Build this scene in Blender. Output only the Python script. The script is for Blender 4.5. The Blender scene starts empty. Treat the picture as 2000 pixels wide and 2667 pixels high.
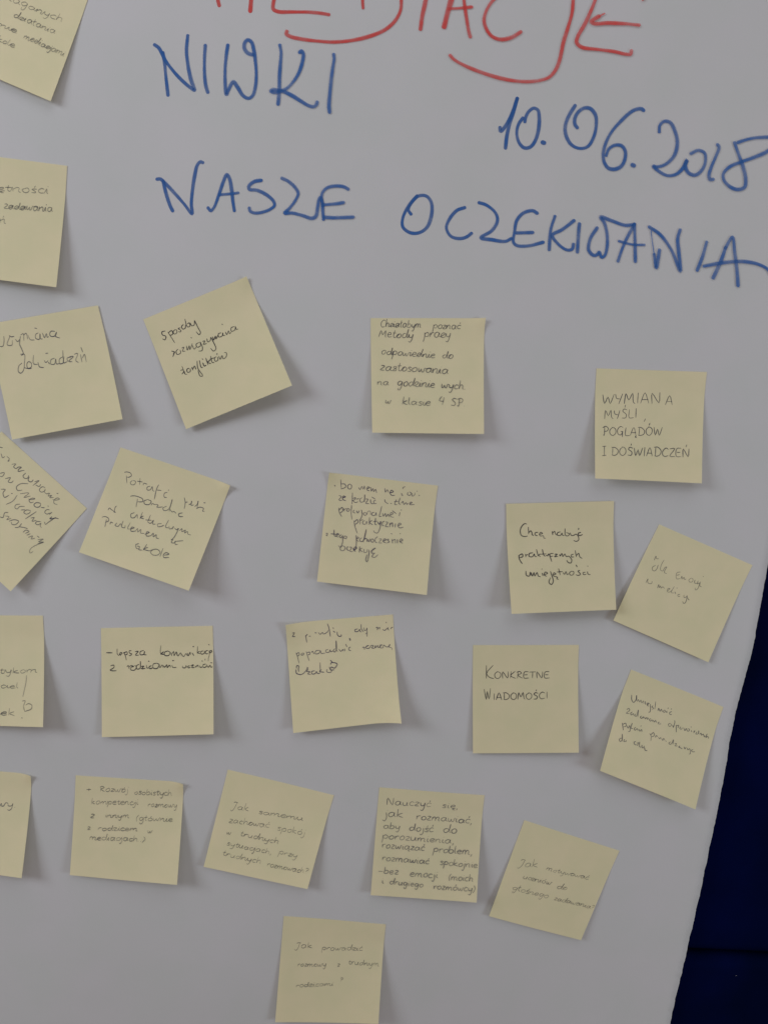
import bpy, math, random
from mathutils import Vector, Matrix
random.seed(11)
S = bpy.context.scene
COL = S.collection

# ------------------------------------------------------------------ camera
# World: X along the wall, Z up, Y into the wall.  The sheet hangs in the plane Y = 0.
F = 2015.0                      # focal length in pixels of a 2000 x 2667 picture
SEAM = math.radians(6.8)        # roll of the hand-held camera
n = Vector((-0.113, -0.155, 1.0)).normalized()       # wall normal in the camera's frame (x right, y down, z ahead)
ax = Vector((math.cos(SEAM), math.sin(SEAM), 0.0)); ax.z = -(n.x*ax.x + n.y*ax.y)/n.z; ax.normalize()
up = ax.cross(n)
DIST = 0.5288
CENTRE = Vector((0.0, 0.0, 1.45))
W = Matrix((ax, n, up))         # camera frame -> world
CAM = CENTRE - W @ Vector((0, 0, DIST))
cd = bpy.data.cameras.new('camera'); cam = bpy.data.objects.new('camera', cd); COL.objects.link(cam)
rot = Matrix((W @ Vector((1, 0, 0)), W @ Vector((0, -1, 0)), W @ Vector((0, 0, -1)))).transposed()
cam.matrix_world = Matrix.Translation(CAM) @ rot.to_4x4()
cd.sensor_fit = 'VERTICAL'; cd.sensor_height = 36.0; cd.lens = 36.0*F/2667.0
cd.clip_start = 0.01; cd.clip_end = 100
S.camera = cam
S.render.resolution_x = 767; S.render.resolution_y = 1024

# ------------------------------------------------------------------ light
wd = bpy.data.worlds.new('World'); S.world = wd; wd.use_nodes = True
bg = wd.node_tree.nodes['Background']; bg.inputs[0].default_value = (1.0, 0.82, 0.69, 1); bg.inputs[1].default_value = 0.18
def lamp(name, loc, target, sx, sy, power, col):
    l = bpy.data.lights.new(name, 'AREA'); l.shape = 'RECTANGLE'; l.size = sx; l.size_y = sy
    l.energy = power; l.color = col
    o = bpy.data.objects.new(name, l); COL.objects.link(o)
    o.location = loc; o.rotation_euler = (Vector(target) - Vector(loc)).to_track_quat('-Z', 'Y').to_euler()
    return o
lamp('window_light', (-1.25, -0.80, 1.85), (0, 0, 1.55), 0.6, 0.45, 7.5, (0.90, 0.95, 1.0))
lamp('far_window_light', (1.35, -0.85, 1.40), (0.2, 0, 1.3), 0.5, 0.4, 4.5, (0.82, 0.92, 1.0))
lamp('overhead_fill', (-0.1, -1.0, 2.75), (0, 0, 1.5), 1.3, 1.0, 4.2, (0.96, 0.97, 1.0))  # unseen overhead fill, added for the top-to-bottom falloff and thin lower shadows
S.view_settings.view_transform = 'Standard'; S.view_settings.look = 'None'
S.view_settings.exposure = 0; S.view_settings.gamma = 1

# ------------------------------------------------------------------ helpers
def ray(px, py, h=0.0):
    """the point of the plane h metres in front of the sheet that lies at picture position px, py"""
    d = W @ Vector(((px - 1000)/F, (py - 1333.5)/F, 1.0))
    t = (-h - CAM.y)/d.y
    return CAM + d*t
EDGE = [(2060, 1130), (2032, 1270), (2010, 1385), (1988, 1500), (1967, 1611), (1954, 1680), (1930, 1769), (1909, 1843),
        (1894, 1917), (1881, 1991), (1871, 2044), (1859, 2107), (1837, 2213), (1819, 2313), (1793, 2429),
        (1779, 2493), (1764, 2561), (1745, 2646), (1715, 2790), (1660, 3000), (1600, 3250)]
edge_w = [ray(*p) for p in EDGE]
e0, e1 = edge_w[0], edge_w[3]
edge_w.insert(0, e0 + (e0 - e1)*1.0); edge_w.insert(0, e0 + (e0 - e1)*6.0)
def edge_x(z):
    for a, b in zip(edge_w, edge_w[1:]):
        if b.z <= z <= a.z:
            return a.x + (b.x - a.x)*(z - a.z)/(b.z - a.z)
    return edge_w[0].x if z > edge_w[0].z else edge_w[-1].x
def sheet_y(x, z):
    """gentle waves of the hanging sheet; its free right edge bends off the wall"""
    y = 0.0011*math.sin(5.1*x + 2.3*z + 0.6) + 0.0009*math.sin(9.0*z - 3.0*x + 1.0) + 0.0010*math.sin(22*x + 7*z) + 0.0008*math.sin(19*z - 9*x + 2) + 0.00018*math.sin(47*z + 30*x) + 0.00022*math.sin(61*x - 23*z)*math.sin(4*z + 1)
    d = edge_x(z) - x
    if d < 0.05: y -= 0.0022*((0.05 - max(d, 0))/0.05)**2
    return y
def P(px, py, h=0.0):
    p = ray(px, py, h); return Vector((p.x, -h + sheet_y(p.x, p.z), p.z))
def mesh(name, V, Fc, mat, parent=None, smooth=True, ink=None):
    me = bpy.data.meshes.new(name); me.from_pydata([tuple(v) for v in V], [], Fc)
    if smooth: me.polygons.foreach_set('use_smooth', [True]*len(me.polygons))
    if ink is not None:
        a = me.attributes.new('ink', 'FLOAT', 'POINT'); a.data.foreach_set('value', ink)
    me.materials.append(mat); me.update()
    o = bpy.data.objects.new(name, me); COL.objects.link(o)
    if parent: o.parent = parent; o.matrix_parent_inverse = parent.matrix_world.inverted()
    return o
def rebase(o, loc):
    """put the origin of a mesh at loc without moving it"""
    o.data.transform(Matrix.Translation(-Vector(loc))); o.location = loc
def nodes(name):
    m = bpy.data.materials.new(name); m.use_nodes = True; nt = m.node_tree
    return m, nt, nt.nodes['Principled BSDF']
def paper_mat(name, col, var, rough=0.85, bump=0.25, blotch=60.0, transl=0.0):
    m, nt, b = nodes(name); N = nt.nodes; L = nt.links
    tc = N.new('ShaderNodeTexCoord'); oi = N.new('ShaderNodeObjectInfo')
    n1 = N.new('ShaderNodeTexNoise'); n1.inputs['Scale'].default_value = blotch; n1.inputs['Detail'].default_value = 3
    L.new(tc.outputs['Object'], n1.inputs['Vector'])
    mx = N.new('ShaderNodeMix'); mx.data_type = 'RGBA'
    c1 = [c*(1 - v) for c, v in zip(col, var)]; c2 = [c*(1 + v) for c, v in zip(col, reversed(var))]
    mx.inputs[6].default_value = (*c1, 1); mx.inputs[7].default_value = (*c2, 1)
    cr = N.new('ShaderNodeMapRange'); cr.inputs[1].default_value = 0.35; cr.inputs[2].default_value = 0.65
    L.new(n1.outputs['Fac'], cr.inputs[0]); L.new(cr.outputs[0], mx.inputs[0])
    hv = N.new('ShaderNodeHueSaturation')
    r2 = N.new('ShaderNodeMapRange'); r2.inputs[3].default_value = 0.97; r2.inputs[4].default_value = 1.03
    L.new(oi.outputs['Random'], r2.inputs[0]); L.new(r2.outputs[0], hv.inputs['Value'])
    L.new(mx.outputs[2], hv.inputs['Color']); L.new(hv.outputs[0], b.inputs['Base Color'])
    b.inputs['Roughness'].default_value = rough; b.inputs['Specular IOR Level'].default_value = 0.25
    n2 = N.new('ShaderNodeTexNoise'); n2.inputs['Scale'].default_value = 900; n2.inputs['Detail'].default_value = 4
    n3 = N.new('ShaderNodeTexNoise'); n3.inputs['Scale'].default_value = 28; n3.inputs['Detail'].default_value = 2
    L.new(tc.outputs['Object'], n2.inputs['Vector']); L.new(tc.outputs['Object'], n3.inputs['Vector'])
    ad = N.new('ShaderNodeMath'); ad.operation = 'MULTIPLY_ADD'; ad.inputs[1].default_value = 6.0
    L.new(n3.outputs['Fac'], ad.inputs[0]); L.new(n2.outputs['Fac'], ad.inputs[2])
    bp = N.new('ShaderNodeBump'); bp.inputs['Strength'].default_value = bump; bp.inputs['Distance'].default_value = 0.0002
    L.new(ad.outputs[0], bp.inputs['Height']); L.new(bp.outputs[0], b.inputs['Normal'])
    if transl:
        tr = N.new('ShaderNodeBsdfTranslucent'); L.new(hv.outputs[0], tr.inputs[0])
        ms = N.new('ShaderNodeMixShader'); ms.inputs[0].default_value = transl
        L.new(b.outputs[0], ms.inputs[1]); L.new(tr.outputs[0], ms.inputs[2])
        L.new(ms.outputs[0], nt.nodes['Material Output'].inputs[0])
    return m
def ink_mat(name, col, alpha, streak=0.15):
    """ink soaked into paper: lets a little of the paper through, denser where the pen dwelt"""
    m, nt, b = nodes(name); N = nt.nodes; L = nt.links
    b.inputs['Base Color'].default_value = (*col, 1); b.inputs['Roughness'].default_value = 0.8
    b.inputs['Specular IOR Level'].default_value = 0.15
    at = N.new('ShaderNodeAttribute'); at.attribute_name = 'ink'
    tc = N.new('ShaderNodeTexCoord'); no = N.new('ShaderNodeTexNoise'); no.inputs['Scale'].default_value = 160
    L.new(tc.outputs['Object'], no.inputs['Vector'])
    mr = N.new('ShaderNodeMapRange'); mr.inputs[1].default_value = 0.3; mr.inputs[2].default_value = 0.7
    mr.inputs[3].default_value = alpha*(1 - streak); mr.inputs[4].default_value = min(1, alpha*(1 + streak))
    L.new(no.outputs['Fac'], mr.inputs[0])
    mu = N.new('ShaderNodeMath'); mu.operation = 'MULTIPLY'; mu.use_clamp = True
    L.new(at.outputs['Fac'], mu.inputs[0]); L.new(mr.outputs[0], mu.inputs[1])
    tr = N.new('ShaderNodeBsdfTransparent'); ms = N.new('ShaderNodeMixShader')
    L.new(mu.outputs[0], ms.inputs[0]); L.new(tr.outputs[0], ms.inputs[1]); L.new(b.outputs[0], ms.inputs[2])
    L.new(ms.outputs[0], nt.nodes['Material Output'].inputs[0])
    return m
M_sheet = paper_mat('white_flipchart_paper', (0.672, 0.682, 0.715), (0.014, 0.004, 0.018), blotch=22)
M_note = paper_mat('yellow_note_paper', (0.96, 0.90, 0.63), (0.02, 0.012, 0.03), blotch=45, transl=0.2)
M_blue = ink_mat('blue_marker_ink', (0.045, 0.155, 0.48), 0.88, 0.2)
M_red = ink_mat('red_marker_ink', (0.76, 0.085, 0.08), 0.87, 0.2)
M_black = ink_mat('black_pen_ink', (0.035, 0.035, 0.06), 0.82)
M_grey = ink_mat('grey_pen_ink', (0.085, 0.09, 0.14), 0.66)
M_faint = ink_mat('faint_pen_ink', (0.15, 0.15, 0.16), 0.52)
M_slate = ink_mat('thin_slate_pen_ink', (0.045, 0.05, 0.10), 0.76)
M_violet = ink_mat('violet_pen_ink', (0.07, 0.06, 0.14), 0.74)

def catmull(pts, k):
    if len(pts) < 3: 
        (x0, y0), (x1, y1) = pts[0], pts[-1]
        return [(x0 + (x1 - x0)*i/k, y0 + (y1 - y0)*i/k) for i in range(k + 1)]
    q = [(2*pts[0][0] - pts[1][0], 2*pts[0][1] - pts[1][1])] + list(pts) + [(2*pts[-1][0] - pts[-2][0], 2*pts[-1][1] - pts[-2][1])]
    out = []
    for i in range(1, len(q) - 2):
        p0, p1, p2, p3 = q[i - 1], q[i], q[i + 1], q[i + 2]
        # centripetal tangents keep uneven hand-placed points from looping
        d1 = max(1e-6, math.dist(p0, p1))**0.5; d2 = max(1e-6, math.dist(p1, p2))**0.5; d3 = max(1e-6, math.dist(p2, p3))**0.5
        m1 = [(p1[c] - p0[c])/d1 - (p2[c] - p0[c])/(d1 + d2) + (p2[c] - p1[c])/d2 for c in (0, 1)]
        m2 = [(p2[c] - p1[c])/d2 - (p3[c] - p1[c])/(d2 + d3) + (p3[c] - p2[c])/d3 for c in (0, 1)]
        for j in range(k):
            t = j/k; t2 = t*t; t3 = t2*t
            out.append(tuple((2*t3 - 3*t2 + 1)*p1[c] + (t3 - 2*t2 + t)*m1[c]*d2 + (-2*t3 + 3*t2)*p2[c] + (t3 - t2)*m2[c]*d2 for c in (0, 1)))
    out.append(tuple(pts[-1]))
    return out

class Ribbon:
    """collects drawn strokes as thin bands of ink lying on a surface"""
    def __init__(s, place): s.V = []; s.F = []; s.I = []; s.place = place; s.z = 0
    def stroke(s, pts, width, across=((-1, 1), (1, 1)), caps=False, taper=0.0, press=None, rise=3e-6, lift=6e-5):
        L = [0]
        for a, b in zip(pts, pts[1:]): L.append(L[-1] + math.dist(a, b))
        if L[-1] < 1e-6: return
        n_ = len(pts); T = []
        for i in range(n_):
            a = pts[max(0, i - 1)]; b = pts[min(n_ - 1, i + 1)]
            d = math.dist(a, b) or 1e-6
            T.append(((b[0] - a[0])/d, (b[1] - a[1])/d))
        rows = []   # (x, y, tx, ty, halfwidth, k)
        if caps:
            for j in range(5, 0, -1):
                g = j/5.3; t = T[0]; rows.append((pts[0][0] - t[0]*width*.5*g, pts[0][1] - t[1]*width*.5*g, *t, width*.5*math.sqrt(1 - g*g), 0))
        ph = random.random()*6
        for i in range(n_):
            w = width*0.5*(1 + 0.09*math.sin(L[i]/37 + ph) + 0.05*math.sin(L[i]/13 + 2*ph))
            if taper:
                e = min(L[i], L[-1] - L[i])/(L[-1] + 1e-9)
                w *= 1 - taper*max(0, 1 - e*7)
            rows.append((*pts[i], *T[i], w, i))
        if caps:
            for j in range(1, 6):
                g = j/5.3; t = T[-1]; rows.append((pts[-1][0] + t[0]*width*.5*g, pts[-1][1] + t[1]*width*.5*g, *t, width*.5*math.sqrt(1 - g*g), n_ - 1))
        m = len(across); base = len(s.V)
        for k, (x, y, tx, ty, w, i) in enumerate(rows):
            pr = press(tx, ty, L[i]/L[-1]) if press else 1.0
            for o, al in across:
                s.V.append(s.place(x - ty*w*o, y + tx*w*o, lift + s.z)); s.I.append(al*pr)
            s.z += rise*0.1
            if k:
                for j in range(m - 1):
                    a = base + (k - 1)*m + j
                    s.F.append((a, a + m, a + m + 1, a + 1))
        s.z += rise
    def build(s, name, mat, parent, label=None):
        o = mesh(name, s.V, s.F, mat, parent, ink=s.I)
        if label: o['label'] = label
        return o

# ------------------------------------------------------------------ navy wall behind the sheet
mw, nt, b = nodes('navy_fabric'); N = nt.nodes; L = nt.links
tc = N.new('ShaderNodeTexCoord'); no = N.new('ShaderNodeTexNoise'); no.inputs['Scale'].default_value = 9; no.inputs['Detail'].default_value = 5
L.new(tc.outputs['Object'], no.inputs['Vector'])
cr = N.new('ShaderNodeValToRGB'); cr.color_ramp.elements[0].position = .35; cr.color_ramp.elements[1].position = .68
cr.color_ramp.elements[0].color = (0.0014, 0.0036, 0.022, 1); cr.color_ramp.elements[1].color = (0.0018, 0.0046, 0.05, 1)
L.new(no.outputs['Fac'], cr.inputs[0]); L.new(cr.outputs[0], b.inputs['Base Color'])
b.inputs['Roughness'].default_value = 0.95; b.inputs['Specular IOR Level'].default_value = 0.0
wv = N.new('ShaderNodeTexNoise'); wv.inputs['Scale'].default_value = 1400; L.new(tc.outputs['Object'], wv.inputs['Vector'])
bp = N.new('ShaderNodeBump'); bp.inputs['Strength'].default_value = 0.5; bp.inputs['Distance'].default_value = 0.0006
L.new(wv.outputs['Fac'], bp.inputs['Height']); L.new(bp.outputs[0], b.inputs['Normal'])
mk, nt, b = nodes('dark_gap'); b.inputs['Base Color'].default_value = (0.0012, 0.0012, 0.0025, 1); b.inputs['Roughness'].default_value = 1; b.inputs['Specular IOR Level'].default_value = 0
def panel(z0, z1, x0, x1, yf, yb, r):
    """padded panel: flat face with rounded long edges, extruded along X"""
    prof = [(yb, z0)]
    for i in range(7): a = math.pi/2*i/6; prof.append((yf + r - r*math.sin(a), z0 + r - r*math.cos(a)))
    for i in range(7): a = math.pi/2*i/6; prof.append((yf + r - r*math.cos(a), z1 - r + r*math.sin(a)))
    prof.append((yb, z1))
    V = []; Fc = []; nx = 40; m = len(prof)
    for i in range(nx + 1):
        x = x0 + (x1 - x0)*i/nx
        V += [(x, y + 0.0003*math.sin(9*x + z*4), z) for y, z in prof]
    for i in range(nx):
        for j in range(m):
            a = i*m + j; c = i*m + (j + 1) % m; Fc.append((a, c, c + m, a + m))
    Fc.append(tuple(range(m))); Fc.append(tuple(reversed(range(nx*m, nx*m + m))))
    return V, Fc
zs = 0.5*(ray(1790, 2500).z + ray(2000, 2526).z)
wall = mesh('wall', [(-1.2, .042, .3), (1.2, .042, .3), (1.2, .042, 2.6), (-1.2, .042, 2.6), (-1.2, .08, .3), (1.2, .08, .3), (1.2, .08, 2.6), (-1.2, .08, 2.6)],
            [(0, 1, 2, 3), (7, 6, 5, 4), (0, 4, 5, 1), (3, 2, 6, 7), (1, 5, 6, 2), (0, 3, 7, 4)], mk, smooth=False)
wall['kind'] = 'structure'
for z0, z1 in ((zs + 0.0020, 2.55), (0.35, zs - 0.0020)):
    mesh('wall_panel', *panel(z0, z1, -1.15, 1.15, 0.009, 0.0415, 0.009), mw, wall)
lp = ray(1915, 2541, -0.009); lint = []
V = []; Fc = []
for i in range(9):
    a = i*0.55; V += [(lp.x + 0.0006*math.cos(a)*(1 - i*.07), 0.0084, lp.z + 0.0004*math.sin(a)), (lp.x + 0.0006*math.cos(a)*(1 - i*.07), 0.0086, lp.z + 0.0004*math.sin(a) + 0.0002)]
    if i: Fc.append((2*i - 2, 2*i, 2*i + 1, 2*i - 1))
ml, nt, b = nodes('pale_lint'); b.inputs['Base Color'].default_value = (.22, .22, .25, 1)
o = mesh('lint', V, Fc, ml); o['label'] = 'tiny pale speck of lint on the navy panel just below the seam'; o['category'] = 'lint'

# ------------------------------------------------------------------ the big white sheet
xl = ray(-330, 1300).x; zt = ray(1000, -260).z; zb = ray(900, 3000).z
R_, C_ = 620, 90
V = []; Fc = []
jag = 0.0
rr = random.Random(5)
for i in range(R_ + 1):
    z = zt + (zb - zt)*i/R_
    jag = jag*0.72 + rr.uniform(-1, 1)*0.0002
    xe = edge_x(z) + jag + 0.00012*math.sin(z*310 + 3*math.sin(z*40))
    xl_ = xl + 0.0004*math.sin(i)
    for j in range(C_ + 1):
        t = j/C_; x = xl_ + (xe - xl_)*t
        V.append((x, sheet_y(x, z), z))
    V.append((xe + 0.00005, sheet_y(xe, z) + 0.00025, z))      # torn rim
w_ = C_ + 2
for i in range(R_):
    for j in range(w_ - 1):
        a = i*w_ + j; Fc.append((a, a + w_, a + w_ + 1, a + 1))
sheet = mesh('flipchart_sheet', V, Fc, M_sheet)
back = sheet.modifiers.new('thickness', 'SOLIDIFY'); back.thickness = 0.00018; back.offset = -1
rebase(sheet, (0, 0, zb))
sheet['label'] = 'big white flipchart sheet with red and blue marker lettering, hanging on the navy wall'
sheet['category'] = 'paper sheet'
bpy.context.view_layer.update()

SOFT = ((-1.12, .12), (-.82, .80), (-.4, .95), (0, .90), (.4, .95), (.82, .80), (1.12, .12))
def word(label, mat, x0, y0, s, width, strokes):
    rb = Ribbon(lambda x, y, h: P(x, y) + Vector((0, -h, 0)))
    for st in strokes:
        wf = 1.0
        if isinstance(st[0], (int, float)): wf, st = st[0], st[1]
        pts = [(x0 + s*x, y0 + s*y) for x, y in st]
        if len(pts) == 1:
            x, y = pts[0]; pts = [(x - 1.8, y - .8), (x, y), (x + 1.8, y + .6)]; wf = 1.25
        pts = catmull(pts, 7 if len(pts) < 40 else 4)
        r0 = random.random()*6
        rb.stroke(pts, width*wf, SOFT, caps=True, press=lambda tx, ty, t: (0.93 + 0.07*math.sin(t*9 + r0)), rise=8e-6)
    rb.build('marker_word', mat, sheet, label)
word('word NIWKI in blue marker', M_blue, 380, 80, .31344, 9.4, [
    [(145,190),(160,270),(170,380),(180,470),(188,540)],
    [(78,125),(112,150),(140,200),(168,255),(235,345),(310,425),(375,480),(408,500),(400,475),(375,400),(352,280),(342,170),(352,50)],
    [(497,132),(492,220),(490,320),(495,420),(505,480),(518,518)],
    [(684,132),(672,210),(662,330),(662,440),(672,540),(690,500),(730,435),(765,480),(810,550),(855,572),(890,550),(912,480),(920,380),(915,290),(900,180),(880,110),(850,92),(825,115),(822,160),(850,200),(892,215)],
    [(1115,140),(1125,200),(1118,300),(1112,400),(1110,500),(1105,570),(1100,622)],
    [(1278,200),(1292,190),(1308,215),(1300,280),(1270,370),(1225,440),(1170,495),(1120,512),(1060,503),(1040,515),(1070,528),(1130,518),(1200,545),(1290,600),(1350,635),(1390,645),(1415,630),(1422,608)],
    [(1558,220),(1562,255),(1550,330),(1535,450),(1525,560),(1520,640),(1525,690)]])
word('date 10.06.2018 in blue marker', M_blue, 1270, 230, .44003, 9.3, [
    [(70,235),(74,256),(110,215),(150,130),(172,62)], [(172,62),(150,140),(125,220),(110,290),(103,355)],
    [(205,178),(180,215),(170,270),(185,325),(215,353),(250,348),(280,310),(300,240),(303,170),(295,130),(270,119),(240,140),(222,175),(218,198)],
    [(328,322)],
    [(515,103),(480,160),(458,220),(460,270),(490,330),(540,355),(590,345),(625,290),(640,220),(635,160),(605,122),(570,118),(535,140),(513,180),(515,215),(528,233)],
    [(918,133),(905,124),(860,132),(790,190),(730,260),(695,330),(682,390),(690,440),(715,472),(750,478),(790,460),(812,415),(812,370),(790,340),(750,337),(715,360),(700,396)],
    [(860,455)],
    [(1012,258),(1015,220),(1040,198),(1075,205),(1105,260),(1118,330),(1100,400),(1050,450),(1000,465),(978,460),(1010,490),(1060,516),(1110,510),(1150,475),(1175,425),(1165,460),(1185,503),(1225,515),(1265,480),(1282,430),(1275,385),(1240,370),(1198,388)],
    [(1352,338),(1360,352),(1340,410),(1315,470),(1302,520),(1308,542),(1325,542)],
    [(1470,325),(1530,306),(1600,296),(1680,300),(1700,330),(1640,380),(1560,415),(1490,440),(1420,470),(1385,510),(1390,550),(1430,590),(1475,603),(1510,588),(1515,540),(1500,470),(1475,400),(1450,328)]])
word('word NASZE in blue marker', M_blue, 380, 400, .34961, 9.0, [
    [(85,190),(110,190),(150,225),(220,300),(290,380),(345,448),(340,380),(348,280),(365,170),(385,90),(408,64),(426,70)],
    [(130,208),(145,270),(165,340),(185,395),(200,425)],
    [(465,405),(485,426),(510,400),(545,310),(580,210),(605,160),(625,190),(640,270),(650,360),(660,425)],
    [(0.8, [(550,308),(620,303),(690,295)])][0],
    [(860,203),(810,212),(770,245),(772,268),(830,277),(900,310),(953,360),(958,390),(920,420),(860,440),(810,444),(778,430),(772,408)],
    [(1015,188),(1060,210),(1115,260),(1135,300),(1115,350),(1070,410),(1035,445),(1090,445),(1170,465),(1235,485),(1265,470),(1280,400),(1290,345),(1300,330),(1312,360),(1318,440),(1322,492)],
    [(1505,270),(1470,252),(1410,247),(1350,260),(1315,295),(1308,340),(1320,390)],
    [(1325,385),(1400,380),(1470,370)], [(1330,478),(1400,482),(1480,480),(1542,478)]])
word('word OCZEKIWANIA in blue marker', M_blue, 1020, 480, .59072, 9.0, [
    [(110,54),(75,95),(48,150),(48,190),(80,215),(120,215),(155,190),(175,130),(172,80),(150,54),(115,55),(85,85),(72,115),(83,133)],
    [(320,104),(285,117),(250,160),(240,195),(260,230),(300,240),(330,232),(350,217)],
    [(384,82),(415,92),(455,125),(465,160),(440,205),(392,236),(440,245),(500,252),(525,240)],
    [(640,128),(620,117),(580,127),(550,160),(540,210),(535,255),(550,270),(600,272),(666,256)], [(550,215),(620,213)],
    [(718,142),(700,200),(693,288)], [(803,160),(750,200),(707,225),(740,270),(775,290),(795,285),(800,264)],
    [(827,174),(822,230),(818,298)],
    [(905,192),(875,240),(868,290),(890,313),(905,310),(915,298),(925,322),(938,315),(950,270),(948,210),(935,165),(921,144),(970,160),(1030,180),(1070,177)],
    [(1070,175),(1030,250),(1010,300),(997,338)], [(1070,175),(1072,250),(1073,340)], [(0.8, [(1002,250),(1060,265),(1112,267)])][0],
    [(1135,188),(1180,220),(1230,290),(1269,385),(1262,300),(1258,240),(1268,202)], [(0.3, [(1142,205),(1147,250),(1155,310)])][0], [(1155,310),(1164,370),(1178,290)],
    [(1383,257),(1365,320),(1342,380)], [(1.15, [(1412,413),(1445,340),(1465,282)])][0], [(1465,282),(1495,234),(1505,300),(1515,380),(1520,448)],
    [(1372,362),(1450,348),(1540,342),(1610,355),(1650,378),(1665,405)]])
k = .3918/.48222                      # the second half of the red word was measured on another grid
def g(pts): return [((1100 + .3918*x - 350)/.48222, .3918*y/.48222) for x, y in pts]
word('word MEDIACJE in red marker, its top beyond the picture', M_red, 350, 0, .48222, 9.6, [
    [(330,-10),(370,-200),(420,-400),(448,-150),(452,0),(461,38)], [(1.15, [(452,-10),(520,-150),(632,-400),(640,-200),(633,0),(628,70)])][0],
    [(980,-390),(860,-385),(790,-380),(780,-200),(765,-20),(752,30),(752,63),(778,77),(850,80),(940,82),(1000,88),(1048,96)], [(785,-160),(880,-160),(960,-155)],
    [(0.8, [(1235,-370),(1230,-150),(1228,0),(1232,60)])][0],
    [(1130,-340),(1250,-390),(1370,-280),(1425,-60),(1437,20),(1433,70),(1405,125),(1350,175),(1270,210),(1180,232),(1080,242),(980,236),(900,225),(845,212),(822,198),(824,184)],
    [(1.1, [(1620,-350),(1590,-150),(1575,-30),(1565,30),(1550,100),(1540,170)])][0],
    [(1.45, g([(262,-300),(225,-150),(198,-40),(178,40),(158,110),(138,192)]))][0], g([(262,-300),(258,-100),(270,30),(285,130),(300,220),(311,258)]),
    [(0.85, g([(170,75),(240,70),(320,62)]))][0],
    g([(640,-120),(570,-90),(500,-20),(450,30),(415,90),(402,150),(415,200),(450,250),(500,272),(550,270),(600,252),(646,222)]),
    g([(880,-320),(1010,-330),(990,-100),(993,0),(985,100),(960,190),(930,290),(910,390),(885,460),(840,515),(770,540),(680,548),(580,540),(480,520),(380,490),(270,447),(200,408),(178,384)]),
    g([(1520,-260),(1380,-270),(1250,-260),(1190,-120),(1150,-20),(1120,60),(1070,170),(1025,250),(1018,290),(1050,320),(1150,335),(1260,350),(1350,370),(1373,368),(1378,347)]),
    [(0.45, g([(1200,100),(1165,118)]))][0],
    g([(1165,118),(1130,138),(1114,153),(1130,166),(1220,163),(1330,168),(1426,178)]), [(0.6, g([(1500,-60),(1470,-10),(1450,12)]))][0]])

# ------------------------------------------------------------------ a hand's alphabet (x-height 1)
A = {}
def G(ch, w, *st): A[ch] = (w, [list(s_) for s_ in st])
G('a', 1.15, [(.85,.85),(.5,1),(.12,.62),(.18,.12),(.5,.02),(.8,.45),(.88,.95),(.84,.3),(1.1,.05)])
G('b', .95, [(.15,1.9),(.12,.9),(.12,.1),(.5,0),(.85,.45),(.6,.95),(.15,.7)])
G('c', .85, [(.8,.85),(.45,1),(.1,.55),(.25,.05),(.8,.12)])
G('d', 1.15, [(.85,.8),(.45,.95),(.1,.5),(.3,.02),(.7,.2),(.95,1.1),(1.0,1.9),(.92,.8),(1.0,.1),(1.12,.05)])
G('e', .9, [(.1,.5),(.7,.6),(.65,.95),(.3,.95),(.08,.5),(.3,.03),(.85,.15)])
G('f', .8, [(.75,1.75),(.5,1.85),(.35,1.2),(.3,0),(.2,-.8)], [(.1,.85),(.7,.9)])
G('g', 1.05, [(.85,.85),(.45,1),(.1,.55),(.35,.05),(.8,.5),(.85,.9),(.8,-.2),(.6,-.9),(.3,-.8),(.35,-.4)])
G('h', 1.0, [(.15,1.9),(.12,0),(.15,.5),(.5,.95),(.75,.7),(.75,.1),(.95,.0)])
G('i', .5, [(.2,.95),(.18,.2),(.42,.02)], [(.25,1.4),(.28,1.48)])
G('j', .5, [(.3,.95),(.32,-.3),(.1,-.95),(-.15,-.7)], [(.35,1.4),(.38,1.48)])
G('k', .95, [(.15,1.9),(.12,0)], [(.75,.95),(.2,.45),(.6,.1),(.9,.02)])
G('l', .5, [(.15,1.9),(.12,.3),(.4,.0)])
G('ł', .6, [(.2,1.9),(.17,.3),(.45,.0)], [(-.05,1.0),(.5,1.35)])
G('m', 1.5, [(.08,.95),(.12,0)], [(.12,.5),(.4,.98),(.6,.8),(.6,0)], [(.6,.5),(.95,.98),(1.15,.8),(1.15,.1),(1.4,.0)])
G('n', 1.05, [(.08,.95),(.12,0)], [(.12,.5),(.5,.98),(.72,.8),(.72,.1),(.98,.0)])
G('o', .95, [(.5,.98),(.12,.6),(.22,.06),(.6,.04),(.85,.5),(.65,.95),(.42,.92)])
G('p', 1.0, [(.12,.95),(.15,0),(.05,-1.0)], [(.13,.6),(.5,1),(.85,.65),(.65,.15),(.2,.2)])
G('r', .75, [(.1,.95),(.12,0)], [(.12,.5),(.35,.9),(.7,.92)])
G('s', .75, [(.7,.9),(.35,1),(.15,.75),(.6,.4),(.55,.05),(.1,.05)])
G('t', .75, [(.35,1.6),(.3,.3),(.45,.02),(.7,.1)], [(.02,1.0),(.68,1.05)])
G('u', 1.05, [(.1,.95),(.15,.2),(.45,.02),(.75,.4),(.78,.95),(.78,.15),(1.0,.02)])
G('w', 1.3, [(.08,.95),(.2,.1),(.4,.1),(.6,.7),(.7,.1),(.95,.1),(1.15,.95),(1.28,.92)])
G('y', 1.0, [(.1,.95),(.2,.3),(.5,.15),(.78,.5),(.82,.95),(.75,-.3),(.5,-.95),(.2,-.75)])
G('z', .85, [(.12,.9),(.45,1),(.7,.85),(.1,.05),(.8,.03)])
G('v', .9, [(.1,.95),(.4,.03),(.8,.95)])
G('A', 1.25, [(.0,0),(.55,1.7),(1.0,0)], [(.2,.6),(.95,.6)])
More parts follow.
